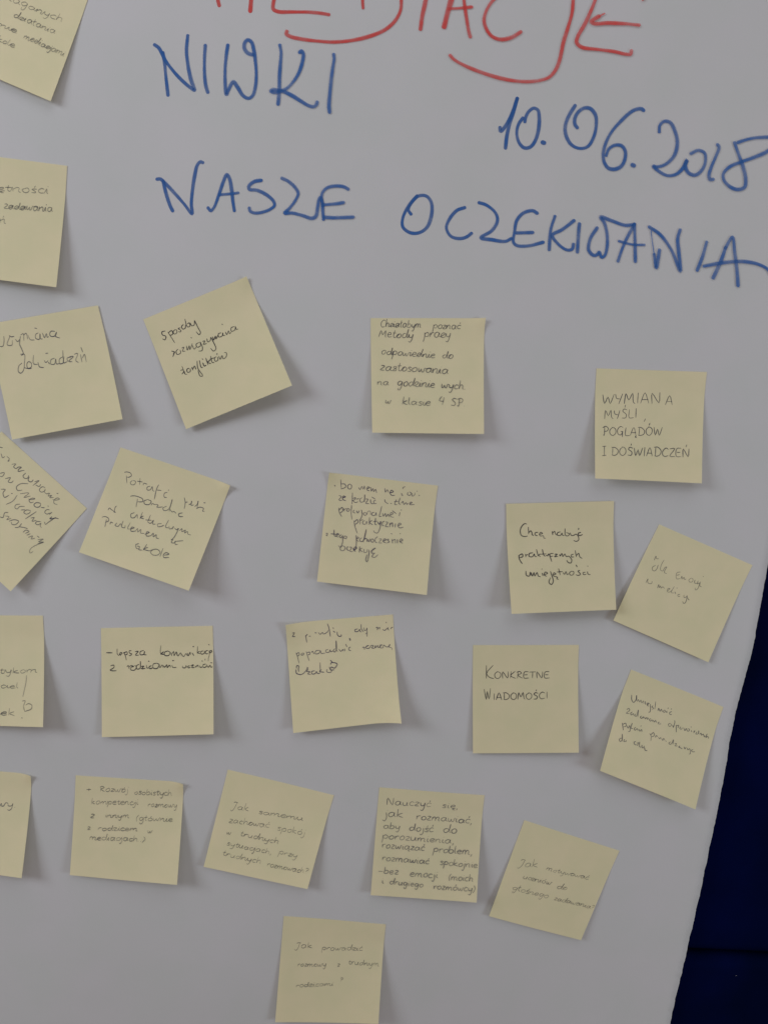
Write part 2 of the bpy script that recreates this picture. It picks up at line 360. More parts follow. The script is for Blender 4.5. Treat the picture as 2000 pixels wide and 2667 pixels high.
G('C', 1.2, [(1.05,1.5),(.65,1.75),(.15,1.1),(.15,.4),(.5,0),(1.05,.2)])
G('D', 1.3, [(.25,1.6),(.25,.05)], [(.0,1.65),(.6,1.65),(1.15,1.0),(1.0,.3),(.45,.0),(.1,.1)])
G('E', 1.05, [(.9,1.65),(.2,1.6),(.15,.05),(.95,.05)], [(.2,.85),(.75,.88)])
G('G', 1.3, [(1.0,1.45),(.6,1.7),(.12,1.1),(.2,.3),(.6,.1),(.95,.7),(.6,.75)], [(.95,.7),(.95,-.3)])
G('I', .55, [(.25,1.65),(.22,0)])
G('Ī', .85, [(.35,1.6),(.35,.05)], [(.05,1.6),(.7,1.65)], [(.05,.0),(.7,.05)])
G('J', 1.0, [(.1,1.5),(.35,1.75),(.9,1.6)], [(.7,1.65),(.45,0),(.1,-.5),(-.15,-.25)])
G('K', 1.15, [(.2,1.7),(.15,0)], [(.95,1.7),(.2,.7),(.6,.15),(1.05,.0)])
G('L', .95, [(.2,1.65),(.15,.05),(.85,.05)])
G('M', 1.45, [(.05,0),(.25,1.65),(.6,.6),(1.05,1.65),(1.15,.3),(1.35,.0)])
G('N', 1.35, [(.15,0),(.15,1.6),(1.0,.05),(1.1,1.7)])
G('O', 1.3, [(.6,1.65),(.12,1.1),(.2,.3),(.65,.0),(1.1,.5),(1.05,1.3),(.6,1.65),(.45,1.6)])
G('P', 1.1, [(.3,1.65),(.25,.0),(.05,.1)], [(.0,1.45),(.5,1.75),(.95,1.3),(.7,.8),(.3,.75)])
G('R', 1.15, [(.25,1.6),(.2,.0)], [(.0,1.5),(.5,1.72),(.85,1.3),(.3,.85),(.65,.3),(1.05,.0)])
G('S', 1.1, [(.95,1.5),(.5,1.7),(.25,1.3),(.8,.7),(.7,.1),(.1,.1)])
G('T', 1.15, [(.0,1.6),(1.1,1.65)], [(.55,1.6),(.5,0)])
G('U', 1.3, [(.15,1.7),(.2,.4),(.55,.02),(.95,.6),(1.05,1.7),(1.0,.2),(1.25,.0)])
G('W', 1.6, [(.1,1.6),(.4,.05),(.75,1.2),(1.0,.05),(1.5,1.65)])
G('Y', 1.1, [(.1,1.65),(.2,.95),(.6,.8)], [(.95,1.65),(.5,0)])
G('Z', 1.1, [(.1,1.55),(.9,1.6),(.1,.05),(1.0,.05)])
G('4', .95, [(.35,1.7),(.1,.6),(.8,.6)], [(.8,1.5),(.75,-.3)])
G('?', .9, [(.1,1.4),(.5,1.75),(.8,1.35),(.4,.8),(.35,.5)], [(.3,.05),(.36,.02)])
G('-', 1.0, [(.05,.55),(.85,.55)])
G('+', 1.0, [(.05,.55),(.85,.55)], [(.45,1.0),(.45,.1)])
G('(', .6, [(.5,1.7),(.15,.8),(.35,-.3)])
G(')', .6, [(.2,1.7),(.5,.8),(.1,-.4)])
G('.', .4, [(.15,.05),(.22,.0)])
G('•', .5, [(.15,.5),(.3,.42)])
G(',', .5, [(.25,.15),(.12,-.45)])
G('/', .7, [(.6,1.5),(.05,-.3)])
G(' ', .8)
acute = lambda x, y: [(x + .12, y + .45), (x, y)]
for c_, b_, e_ in (('ć', 'c', acute(.5, 1.25)), ('ś', 's', acute(.4, 1.25)), ('ń', 'n', acute(.45, 1.25)), ('ó', 'o', acute(.5, 1.2)),
                   ('ż', 'z', [(.45, 1.35), (.5, 1.4)]), ('ę', 'e', [(.6, .02), (.45, -.3), (.8, -.4)]), ('ą', 'a', [(1.0, .02), (.85, -.35), (1.15, -.4)]),
                   ('Ś', 'S', acute(.6, 2.0)), ('Ń', 'N', acute(.6, 2.0)), ('Ó', 'O', acute(.6, 1.95)), ('Ą', 'A', [(1.0, 0), (.85, -.35), (1.1, -.4)])):
    A[c_] = (A[b_][0], A[b_][1] + [e_])

def write(rb, txt, x0, y0, x1, y1, xh, width, slant=0.08, jit=0.05, press=None, rnd=random, cursive=False):
    tot = sum(A[c][0] for c in txt) - 0.12
    dx, dy = x1 - x0, y1 - y0; ln = math.hypot(dx, dy); ux, uy = dx/ln, dy/ln
    sx = ln/tot if len(txt) > 1 else min(ln/tot, xh*1.4)
    vx, vy = uy, -ux                       # up the letters
    cur = 0.0; prev = None
    for c in txt:
        wd_, sts = A[c]; first = True; dyj = rnd.uniform(-jit, jit); sc = 1 + rnd.uniform(-jit, jit)*1.6
        for st in sts:
            pts = []
            for (gx, gy) in st:
                gx += rnd.uniform(-jit, jit)*.8; gy += rnd.uniform(-jit, jit)*.8
                a = (cur + gx)*sx + slant*gy*xh; b_ = (gy*sc + dyj)*xh
                pts.append((x0 + ux*a + vx*b_, y0 + uy*a + vy*b_))
            if cursive and c.islower():
                if first and prev and math.dist(prev, pts[0]) < 1.5*xh and c not in 'kbhlł': pts = [prev] + pts
                if first: nxt = pts[-1] if c in 'acdehiklmnuwzt' and len(sts) <= 3 else None
                if c in 'mnh': nxt = pts[-1]
            elif first: nxt = None
            first = False
            q = catmull(pts, 3) if len(pts) > 2 else catmull(pts, 2)
            den = rnd.uniform(.8, 1.08)
            if press: pf = lambda tx, ty, t: press(tx, ty, t)*den
            else: pf = lambda tx, ty, t: den*(.9 + .1*math.cos(t*5))
            rb.stroke(q, width*rnd.uniform(.88, 1.12), press=pf, taper=.45, rise=1.2e-6, lift=9e-5)
        cur += wd_; prev = nxt

# ------------------------------------------------------------------ sticky notes
def inv_bilinear(q, x, y):
    u = v = .5
    for _ in range(6):
        ex = (1-u)*(1-v)*q[0][0] + u*(1-v)*q[1][0] + u*v*q[2][0] + (1-u)*v*q[3][0] - x
        ey = (1-u)*(1-v)*q[0][1] + u*(1-v)*q[1][1] + u*v*q[2][1] + (1-u)*v*q[3][1] - y
        xu = (1-v)*(q[1][0]-q[0][0]) + v*(q[2][0]-q[3][0]); xv = (1-u)*(q[3][0]-q[0][0]) + u*(q[2][0]-q[1][0])
        yu = (1-v)*(q[1][1]-q[0][1]) + v*(q[2][1]-q[3][1]); yv = (1-u)*(q[3][1]-q[0][1]) + u*(q[2][1]-q[1][1])
        D = xu*yv - xv*yu
        u -= (ex*yv - ey*xv)/D; v -= (ey*xu - ex*yu)/D
    return u, v
GRP = 'pale yellow sticky notes on the white sheet'
ORD = [0]
def note(label, q, hl, hr, crop, words, ink, width, hv=0.0, curls=(), glue=.19, slant=.08, jit=.05, base=0.0002, power=1.3, cursive=True):
    """q: picture corners TL TR BR BL; hl / hr: how far (mm) the lower left / right corner stands off the sheet;
    curls: (corner index, mm, reach) extra bends"""
    ORD[0] += 1; rnd = random.Random(100 + ORD[0]); ph = rnd.random()*6
    CU = ((0, 0), (1, 0), (1, 1), (0, 1))
    hl *= .9; hr *= .82
    def lift(u, v):
        h = (hl + (hr - hl)*u)*max(0, (v - glue)/(1 - glue))**power
        h += .35*math.sin(3.3*u + ph)*max(0, v - glue)*(hl + hr)*.06 + .5*(u - .5)**2*max(0, v - .3)*2
        for ci, amt, rch in curls:
            d = math.hypot(u - CU[ci][0], v - CU[ci][1])
            if d < rch: h += amt*(1 - d/rch)**2
        return h*.001
    cor = [ray(*p, base + lift(*CU[i])) for i, p in enumerate(q)]
    def surf(u, v, off=0.0):
        x = (1-u)*(1-v)*cor[0].x + u*(1-v)*cor[1].x + u*v*cor[2].x + (1-u)*v*cor[3].x
        z = (1-u)*(1-v)*cor[0].z + u*(1-v)*cor[1].z + u*v*cor[2].z + (1-u)*v*cor[3].z
        # where the note bows off between its corners, keep it seen at the same place
        hlin = 0
        return Vector((x, sheet_y(x, z) - base - lift(u, v) - off, z))
    n_ = 28; th = .00012; V = []; Fc = []
    for side in (0, 1):
        for i in range(n_ + 1):
            for j in range(n_ + 1):
                V.append(surf(j/n_, i/n_, th if side == 0 else 0.0))
    st = (n_ + 1)**2
    for i in range(n_):
        for j in range(n_):
            a = i*(n_ + 1) + j
            Fc.append((a, a + n_ + 1, a + n_ + 2, a + 1)); Fc.append((st + a, st + a + 1, st + a + n_ + 2, st + a + n_ + 1))
    for i in range(n_):
        for a, b_ in ((i, i + 1), (n_*(n_ + 1) + i + 1, n_*(n_ + 1) + i), ((i + 1)*(n_ + 1), i*(n_ + 1)), (i*(n_ + 1) + n_, (i + 1)*(n_ + 1) + n_)):
            r0 = len(V); V += [V[a], V[b_], V[st + b_], V[st + a]]; Fc.append((r0, r0 + 1, r0 + 2, r0 + 3))
    o = mesh('sticky_note', V, Fc, M_note, smooth=True)
    loc = surf(.5, .05); rebase(o, loc)
    o['label'] = label; o['category'] = 'sticky note'; o['group'] = GRP
    bpy.context.view_layer.update()
    cx, cy, s = crop
    def place(x, y, h):
        u, v = inv_bilinear(q, x, y); u = min(max(u, .004), .992); v = min(max(v, .004), .996); return surf(u, v, th + h)
    rb = Ribbon(place)
    pr = (lambda tx, ty, t: (1 - hv) + hv*abs(tx)**1.5*1.3) if hv else None
    for w in words:
        if w[0] == 'drawn':
            for st in w[1]:
                pts = [(cx + s*x, cy + s*y) for x, y in st]; den = rnd.uniform(.85, 1.08)
                pf = (lambda tx, ty, t: pr(tx, ty, t)*den) if pr else (lambda tx, ty, t: den*(.92 + .08*math.cos(t*5)))
                rb.stroke(catmull(pts, 4) if len(pts) > 2 else catmull(pts, 3), width*.92*rnd.uniform(.9, 1.1), press=pf, taper=.4, rise=1.2e-6, lift=9e-5)
            continue
        txt, x0, y0, x1, y1, xh = w
        write(rb, txt, cx + s*x0, cy + s*y0, cx + s*x1, cy + s*y1, xh*s*(.9 if cursive else 1), width*.92, slant, jit*(1.5 if cursive else 1), pr, rnd, cursive)
    rb.build('handwriting', ink, o)
    return o

note('sticky note cut off by the top left corner, tilted, with faint rows of writing',
     [(-42,-141),(238,-21),(135,266),(-145,146)], 3, 5, (0,0,.1808),
     [('wymaganych',-200,-130,890,320,62),('działania',190,245,790,490,55),('umie',-150,310,235,480,50),('mediacjami',340,550,925,820,58),('szkole',-160,540,205,690,50)], M_faint, 2.6, hv=.45)
note('sticky note at the left edge, level with the word NASZE, with grey rows of writing',
     [(-121,396),(177,433),(147,748),(-149,710)], 4, 10, (0,400,.16274),
     [('umiejętności',-700,560,770,640,75),('zadawania',60,875,830,925,75),('pytań',-420,1090,90,1120,75)], M_faint, 2.9, hv=.35)
note('sticky note half hidden by the left edge reading wymiana doświadczeń',
     [(-35,845),(255,795),(319,1092),(32,1145)], 4, 10, (0,780,.20494),
     [('drawn', [[(-20,590),(30,590),(48,520),(45,460)],
 [(110,455),(140,470),(175,465)],
 [(120,470),(85,570),(145,575),(150,510)],
 [(190,500),(215,530),(245,500),(255,460)],
 [(247,500),(240,560),(265,620),(285,690),(260,705)],
 [(255,450),(290,430),(295,520)],
 [(292,450),(325,425),(345,500)],
 [(350,450),(375,505),(430,510)],
 [(430,360),(465,365)],
 [(480,420),(445,440),(445,490),(490,500),(500,430),(505,495),(530,495)],
 [(530,420),(555,480),(580,430),(590,475),(610,465)],
 [(690,400),(640,400),(620,440),(640,465),(690,455),(710,410),(690,460),(750,485)],
 [(270,800),(230,840),(225,910),(255,930),(290,890),(300,800),(300,690),(250,690)],
 [(300,860),(340,870),(385,855),(385,800),(350,785),(330,820),(345,870),(390,870)],
 [(415,700),(415,810),(465,820)],
 [(470,790),(490,850),(545,858)],
 [(550,770),(570,795),(600,770)],
 [(565,680),(600,675)],
 [(600,790),(620,815)],
 [(680,740),(635,760),(635,815),(680,815),(695,750),(705,812),(740,810)],
 [(790,720),(745,750),(745,810),(790,800),(788,720),(785,640)],
 [(800,720),(795,800),(840,785)],
 [(870,720),(920,718),(860,780),(905,785)],
 [(890,725),(840,740),(850,785)],
 [(930,690),(975,680),(950,770),(985,795)],
 [(1010,690),(1030,790)],
 [(1035,740),(1060,690),(1085,790)],
 [(1015,600),(1040,665)]])], M_grey, 2.6, hv=.4, base=.0006)
note('sticky note reading sposoby rozwiązywania konfliktów, turned anticlockwise with its right side lifted',
     [(373,831.5),(642,719),(761,1004),(484.5,1118)], 4, 15, (360,710,.25316),
     [('drawn', [[(275,595),(240,605),(245,635),(280,650),(270,685),(245,675)],
 [(300,605),(335,660),(370,715)],
 [(305,612),(340,590),(350,625),(325,640)],
 [(375,580),(355,600),(365,625),(390,615),(390,585),(375,580)],
 [(430,560),(405,570),(435,590),(425,603),(408,600)],
 [(460,525),(440,550),(455,575),(480,560),(480,530)],
 [(475,470),(500,550),(525,545),(520,510),(500,520)],
 [(530,510),(545,540),(570,530),(572,485)],
 [(574,485),(610,560),(635,610),(620,630),(590,600)],
 [(335,800),(365,810),(350,860)],
 [(355,830),(375,805)],
 [(405,780),(385,800),(395,835),(430,820),(425,785)],
 [(440,770),(465,760),(450,800),(480,800)],
 [(490,745),(500,790),(520,745),(525,785),(545,740),(550,720)],
 [(552,740),(570,780),(590,760)],
 [(535,658),(546,668)],
 [(620,710),(590,730),(600,760),(635,745),(630,705),(655,760),(650,795),(615,800)],
 [(655,700),(680,695),(665,730),(700,720)],
 [(700,670),(710,705),(735,690),(740,655)],
 [(742,655),(765,700),(795,775),(770,800),(740,770)],
 [(760,650),(770,685),(790,645),(795,675),(815,635)],
 [(850,610),(820,620),(825,655),(860,640),(865,610),(870,640),(890,635)],
 [(892,600),(905,630),(925,590),(935,620),(955,600)],
 [(985,545),(950,560),(955,595),(990,580),(995,545),(1005,575),(1025,570)],
 [(853,520),(866,526)],
 [(445,955),(475,1040)],
 [(430,1000),(460,990)],
 [(445,1040),(470,1010),(475,1035),(500,1040)],
 [(520,975),(495,990),(505,1020),(530,1010),(530,980)],
 [(545,965),(560,1000)],
 [(557,982),(575,955),(590,990)],
 [(600,900),(610,980),(660,1055),(635,1060),(610,1000)],
 [(625,895),(645,970),(660,965)],
 [(660,920),(675,955),(695,945)],
 [(653,878),(663,889)],
 [(690,870),(715,945)],
 [(740,890),(710,915),(745,930)],
 [(740,850),(760,920),(780,915)],
 [(730,885),(790,865)],
 [(800,855),(780,875),(790,905),(815,895),(815,860)],
 [(808,820),(805,840)],
 [(825,850),(840,885),(860,845),(870,880),(900,860),(905,820),(880,815)]])], M_black, 2.4, slant=-.15, curls=((1,2,.15),))
note('sticky note with six neat rows starting Chciałabym poznać metody pracy, ending klasie 4 SP',
     [(965,829),(1264,828),(1258.5,1130),(969,1126.6)], 6, 11, (940,800,.217),
     [('Chciałabym',230,238,715,245,52),('poznać',860,250,1190,262,52),('Metody',210,355,620,370,58),('pracy',750,352,1070,362,65),
      ('odpowiednie',240,560,880,605,55),('do',970,610,1100,614,55),('zastosowania',225,750,1040,795,62),('na',190,925,325,935,48),
      ('godzinie',430,935,875,962,60),('wych.',955,965,1250,980,58),('w',285,1150,350,1155,48),('klasie',485,1160,820,1178,52),('4',920,1150,985,1155,58),('SP.',1065,1180,1240,1185,58)],
     M_slate, 2.1, curls=((1,3,.16),), slant=.12, jit=.035)
note('sticky note reading WYMIANA MYŚLI, POGLĄDÓW I DOŚWIADCZEŃ in block capitals',
     [(1553,959.5),(1838,969),(1827,1259),(1549,1246)], 10, 11, (1520,940,.20494),
     [('WYMIAN',235,548,985,535,78),('A',1045,555,1145,555,72),('MYŚLI',268,740,690,720,66),(',',770,738,800,740,70),
      ('POGLĄDÓW',245,945,1000,950,64),('Ī',232,1205,290,1205,72),('DOŚWIADCZEŃ',350,1200,1345,1222,66)], M_slate, 2.3, jit=.04, slant=.03, cursive=False)
note('sticky note turned steeply clockwise at the left edge, its rows of writing running downhill',
     [(4,1124),(227,1324),(29,1540),(-194,1340)], 3, 9, (0,1130,.19433),
     [('drawn', [[(-40,170),(35,185)],
 [(10,260),(30,320),(60,300)],
 [(85,300),(120,330),(100,365),(125,355)],
 [(150,405),(205,400),(175,440),(210,460),(240,440),(280,445),(245,470),(235,500),(285,490),(320,485)],
 [(340,520),(300,560),(320,590),(360,590),(380,550)],
 [(385,570),(370,620),(410,640),(440,610)],
 [(430,690),(520,620),(455,640)],
 [(470,680),(520,700),(540,670)],
 [(600,715),(560,705),(520,745),(540,775),(590,765),(600,730)],
 [(590,780),(620,800),(660,790),(640,830),(690,820),(660,850),(715,850)],
 [(700,880),(750,885),(795,870),(770,855),(720,885),(720,930),(765,945)],
 [(755,793),(780,795)],
 [(-30,530),(50,520),(20,570),(-20,565)],
 [(60,600),(130,585),(100,640),(140,650),(170,625)],
 [(370,665),(270,665),(210,710),(225,755),(290,750)],
 [(260,800),(380,790),(310,850),(400,830)],
 [(370,870),(420,880),(460,865),(420,860),(380,890),(400,920),(440,910)],
 [(540,930),(480,920),(445,950),(470,980),(520,975),(540,940)],
 [(540,985),(590,990)],
 [(630,965),(645,970)],
 [(660,1020),(620,1015),(590,1050),(620,1075),(660,1060)],
 [(650,1080),(690,1050)],
 [(690,1110),(660,1140),(740,1130),(780,1140)],
 [(740,1120),(650,1180),(600,1215),(590,1180)],
 [(0,740),(60,745),(30,790),(50,850),(110,820)],
 [(140,795),(158,798)],
 [(220,820),(160,900),(70,945)],
 [(260,940),(200,950),(190,990),(220,1005),(250,975),(320,970)],
 [(270,1020),(330,1015)],
 [(400,1025),(340,1020),(310,1050),(340,1075),(390,1055),(400,1030)],
 [(480,1040),(330,1140)],
 [(400,1130),(450,1120),(420,1170),(480,1160)],
 [(540,1180),(490,1175),(465,1200),(500,1220),(540,1200),(530,1240),(550,1260)],
 [(-20,1110),(30,1120),(50,1060),(100,1050)],
 [(60,1100),(110,1110),(80,1150),(140,1130)],
 [(110,1170),(180,1150),(240,1170),(200,1215),(150,1210),(140,1180)],
 [(190,1255),(240,1250),(280,1200)],
 [(250,1245),(330,1260),(360,1275)],
 [(300,1320),(340,1290),(380,1310),(330,1335)],
 [(350,1360),(400,1340)],
 [(370,1390),(430,1370),(410,1410),(460,1400)],
 [(490,1370),(520,1395)],
 [(500,1420),(575,1415),(510,1450),(580,1455),(500,1475)],
 [(570,1460),(430,1520),(390,1570),(400,1600),(440,1580)]])], M_grey, 2.2, hv=.15)
note('sticky note reading Potrafić sobie poradzić z aktualnym problemem, tilted clockwise over a wide shadow',
     [(314,1165.5),(599.5,1265),(492,1539),(207,1438)], 6, 21, (190,1150,.25919),
     [('drawn', [[(510,312),(535,308),(570,320),(580,345),(555,362),(535,360)],
 [(530,345),(535,425)],
 [(590,395),(568,415),(580,438),(610,435),(620,405),(595,395)],
 [(665,370),(660,440)],
 [(635,402),(690,412)],
 [(695,445),(700,425),(735,435)],
 [(765,455),(735,465),(735,492),(765,492),(785,460),(790,500),(805,508)],
 [(850,440),(830,480),(805,590)],
 [(830,495),(875,500)],
 [(935,520),(905,530),(905,568),(930,572)],
 [(950,490),(945,505)],
 [(1105,575),(1115,625),(1105,690)],
 [(1115,625),(1140,620)],
 [(1150,650),(1175,635),(1180,610),(1175,655),(1200,650)],
 [(1210,670),(1240,640),(1245,610),(1235,680)],
 [(1225,690),(1265,675),(1300,690),(1290,715),(1310,718)],
 [(1300,630),(1320,632)],
 [(568,555),(600,550),(650,562),(690,585),(690,610),(640,612)],
 [(640,580),(625,665)],
 [(740,590),(705,605),(710,635),(755,640),(775,610),(740,590)],
 [(775,650),(785,632),(815,645)],
 [(815,640),(845,650),(830,668),(860,670),(890,665)],
 [(930,660),(890,680),(905,705),(950,690),(985,590),(960,690),(955,715)],
 [(960,690),(985,720),(1000,715),(1025,735)],
 [(1090,730),(1050,740),(1055,765),(1095,768)],
 [(350,690),(365,670),(385,690),(400,695)],
 [(435,650),(420,665),(410,720)],
 [(400,700),(425,718)],
 [(610,720),(575,735),(580,770),(610,770),(635,740),(640,780)],
 [(690,715),(665,785)],
 [(700,755),(670,770),(705,785)],
 [(770,745),(740,820)],
 [(720,795),(780,800)],
 [(745,820),(770,830),(800,800),(790,835),(820,840)],
 [(880,835),(840,840),(845,865),(885,860),(905,850)],
 [(950,800),(920,870),(950,880)],
 [(955,860),(960,890),(990,880),(1000,865),(985,895)],
 [(1010,880),(1030,900),(1050,885),(1010,970),(980,1000)],
 [(1060,910),(1085,890),(1085,920),(1120,905),(1110,935),(1140,920),(1145,945),(1175,955)],
 [(290,762),(320,755),(355,775),(355,800),(325,812)],
 [(335,785),(320,860)],
 [(370,835),(378,812),(400,822)],
 [(440,820),(420,845),(450,855),(475,830),(485,850)],
 [(500,800),(485,860),(515,870),(520,845)],
 [(570,820),(545,880),(560,885)],
 [(565,885),(610,872),(585,865),(578,905),(625,905)],
 [(620,905),(645,880),(645,915),(675,890),(675,925),(710,930)],
 [(715,940),(760,920),(735,915),(732,955),(775,955)],
 [(775,955),(800,930),(800,965),(830,945),(830,975),(855,985)],
 [(975,1000),(995,995),(980,1025),(1010,1030),(1020,1010),(1020,1045),(1045,1045)],
 [(1020,1015),(1100,1010)],
 [(660,1030),(630,1040),(635,1075),(665,1085)],
 [(640,1055),(665,1060),(660,1090),(690,1095)],
 [(740,1035),(700,1100)],
 [(750,1070),(705,1085),(760,1105)],
 [(760,1105),(790,1095),(840,1090),(870,1120),(850,1145),(800,1145),(775,1115),(800,1095)],
 [(900,1080),(870,1165)],
 [(910,1150),(960,1140),(930,1125),(905,1145),(910,1172),(960,1172)]])], M_grey, 2.3, hv=.25, curls=((1,4,.16),))
note('sticky note with two bullet points in crowded thin handwriting, its top left corner creased',
     [(857.5,1231),(1139,1264),(1110.6,1548.6),(826,1515)], 5, 18, (810,1210,.21097),
     [('drawn', [[(290,255),(302,272)],
 [(365,185),(375,300)],
 [(375,240),(420,245),(425,280),(370,305)],
 [(475,240),(450,265),(460,300),(490,300),(498,260),(475,240)],
 [(585,280),(600,310),(625,270),(640,305),(655,260)],
 [(657,265),(660,310)],
 [(680,300),(720,285),(695,275),(690,315),(720,325)],
 [(735,280),(740,330),(760,295),(770,335),(790,305),(805,350)],
 [(905,290),(912,340),(935,310),(950,345)],
 [(960,350),(1010,335),(985,315),(970,350),(990,380),(1030,378)],
 [(1125,300),(1130,280),(1155,270)],
 [(1110,350),(1120,380),(1130,375)],
 [(1190,340),(1185,370),(1215,380),(1230,350),(1205,335)],
 [(1240,350),(1245,390),(1275,370),(1275,345)],
 [(1298,323),(1306,331)],
 [(1323,376),(1337,384)],
 [(345,385),(375,395),(345,440),(385,445)],
 [(385,415),(425,400),(400,390),(390,430),(430,448)],
 [(510,350),(505,490)],
 [(512,420),(550,410),(530,440),(512,442),(545,470),(580,460)],
 [(555,430),(590,420)],
 [(630,410),(600,430),(610,465),(650,455),(660,370),(658,465)],
 [(668,425),(700,430),(675,480),(715,485)],
 [(730,430),(740,480),(770,485)],
 [(795,440),(770,455),(780,485),(805,480)],
 [(745,400),(790,430)],
 [(905,430),(915,465),(950,485)],
 [(975,480),(995,485)],
 [(1050,430),(1030,495),(1060,495)],
 [(1020,460),(1075,455)],
 [(1095,410),(1080,480),(1100,495)],
 [(1110,480),(1130,455),(1145,495),(1170,470),(1180,495),(1200,475)],
 [(1215,490),(1245,470),(1225,465),(1215,495),(1275,495)],
 [(345,535),(350,590),(380,645)],
 [(348,560),(385,530),(390,575),(358,600)],
 [(405,540),(410,580)],
 [(412,557),(440,540)],
 [(455,540),(440,570),(460,580),(475,555),(455,540)],
 [(500,500),(495,600),(505,680)],
 [(530,560),(520,590),(545,600)],
 [(560,570),(575,600),(595,570)],
 [(620,560),(630,620),(610,680)],
 [(660,590),(645,610),(665,630),(685,610),(665,590)],
 [(690,620),(700,580),(725,575),(735,625)],
 [(780,590),(750,600),(755,630),(790,625),(800,595),(805,635)],
 [(870,515),(850,600),(840,640),(870,640)],
 [(880,600),(890,640),(915,605),(925,645),(950,615),(960,650)],
 [(970,632),(1010,605),(985,595),(975,640),(1020,655)],
 [(1000,570),(1050,610)],
 [(1108,558),(1114,569)],
 [(1095,590),(1085,640)],
 [(530,690),(540,760),(570,850)],
 [(532,710),(570,680),(580,710),(545,740)],
 [(600,670),(605,740)],
 [(607,692),(640,680)],
 [(665,695),(640,700),(640,735),(670,735),(685,700),(690,740)],
 [(720,650),(715,745)],
 [(750,690),(720,715),(760,745)],
 [(795,660),(790,740),(810,745)],
 [(765,705),(820,700)],
 [(820,710),(840,740),(858,700)],
 [(860,702),(850,780),(820,845),(785,840),(770,815)],
 [(905,700),(880,715),(880,755),(900,755)],
 [(915,710),(945,715),(915,765),(955,770)],
 [(970,720),(970,775)],
 [(972,745),(1000,720),(1005,775)],
 [(1040,730),(1035,780)],
 [(1070,757),(1110,740),(1090,725),(1070,760),(1095,785),(1140,775)],
 [(185,850),(205,850),(195,880),(188,866)],
 [(285,805),(290,880),(310,890)],
 [(245,855),(310,860)],
 [(312,875),(345,860),(325,850),(312,885),(340,895)],
 [(375,865),(350,885),(370,905),(390,880)],
 [(390,870),(390,960),(360,1020),(340,1000)],
 [(415,880),(405,905),(430,915),(440,890),(415,880)],
 [(555,870),(560,960),(540,1060),(510,1030)],
 [(562,920),(590,905),(570,895),(560,930),(590,950)],
 [(625,905),(600,925),(610,950),(645,940),(680,800),(642,960)],
 [(655,925),(680,910),(690,955)],
 [(700,920),(710,955),(730,915)],
 [(755,915),(735,940),(755,960),(775,940),(758,915)],
 [(820,890),(790,920),(795,960),(815,965)],
 [(835,920),(870,920),(835,965),(875,970)],
 [(885,947),(925,930),(905,918),(888,950),(925,970)],
 [(960,920),(940,930),(965,955),(935,970)],
 [(983,854),(1001,860)],
 [(1000,920),(1005,975)],
 [(1007,942),(1035,925),(1040,975)],
 [(1065,925),(1065,975)],
 [(1093,854),(1104,858)],
 [(1092,957),(1130,935),(1110,920),(1092,950),(1130,975)],
 [(385,1000),(360,1030),(370,1060),(410,1055),(420,1020),(390,1000)],
 [(455,1010),(440,1040),(470,1065)],
 [(470,1020),(500,1020),(480,1070),(520,1075)],
 [(525,1052),(565,1030),(545,1015),(525,1055),(550,1075)],
 [(600,1010),(595,1085)],
 [(630,1030),(605,1050),(635,1080)],
 [(650,1040),(655,1085),(685,1080),(695,1045)],
 [(710,1050),(715,1090),(690,1200),(675,1180),(690,1110)],
 [(735,1072),(780,1040),(795,1030),(760,1050),(745,1090),(790,1095)],
 [(775,1100),(750,1135),(785,1145),(825,1110)]])], M_violet, 2.1, curls=((0,3,.18),))
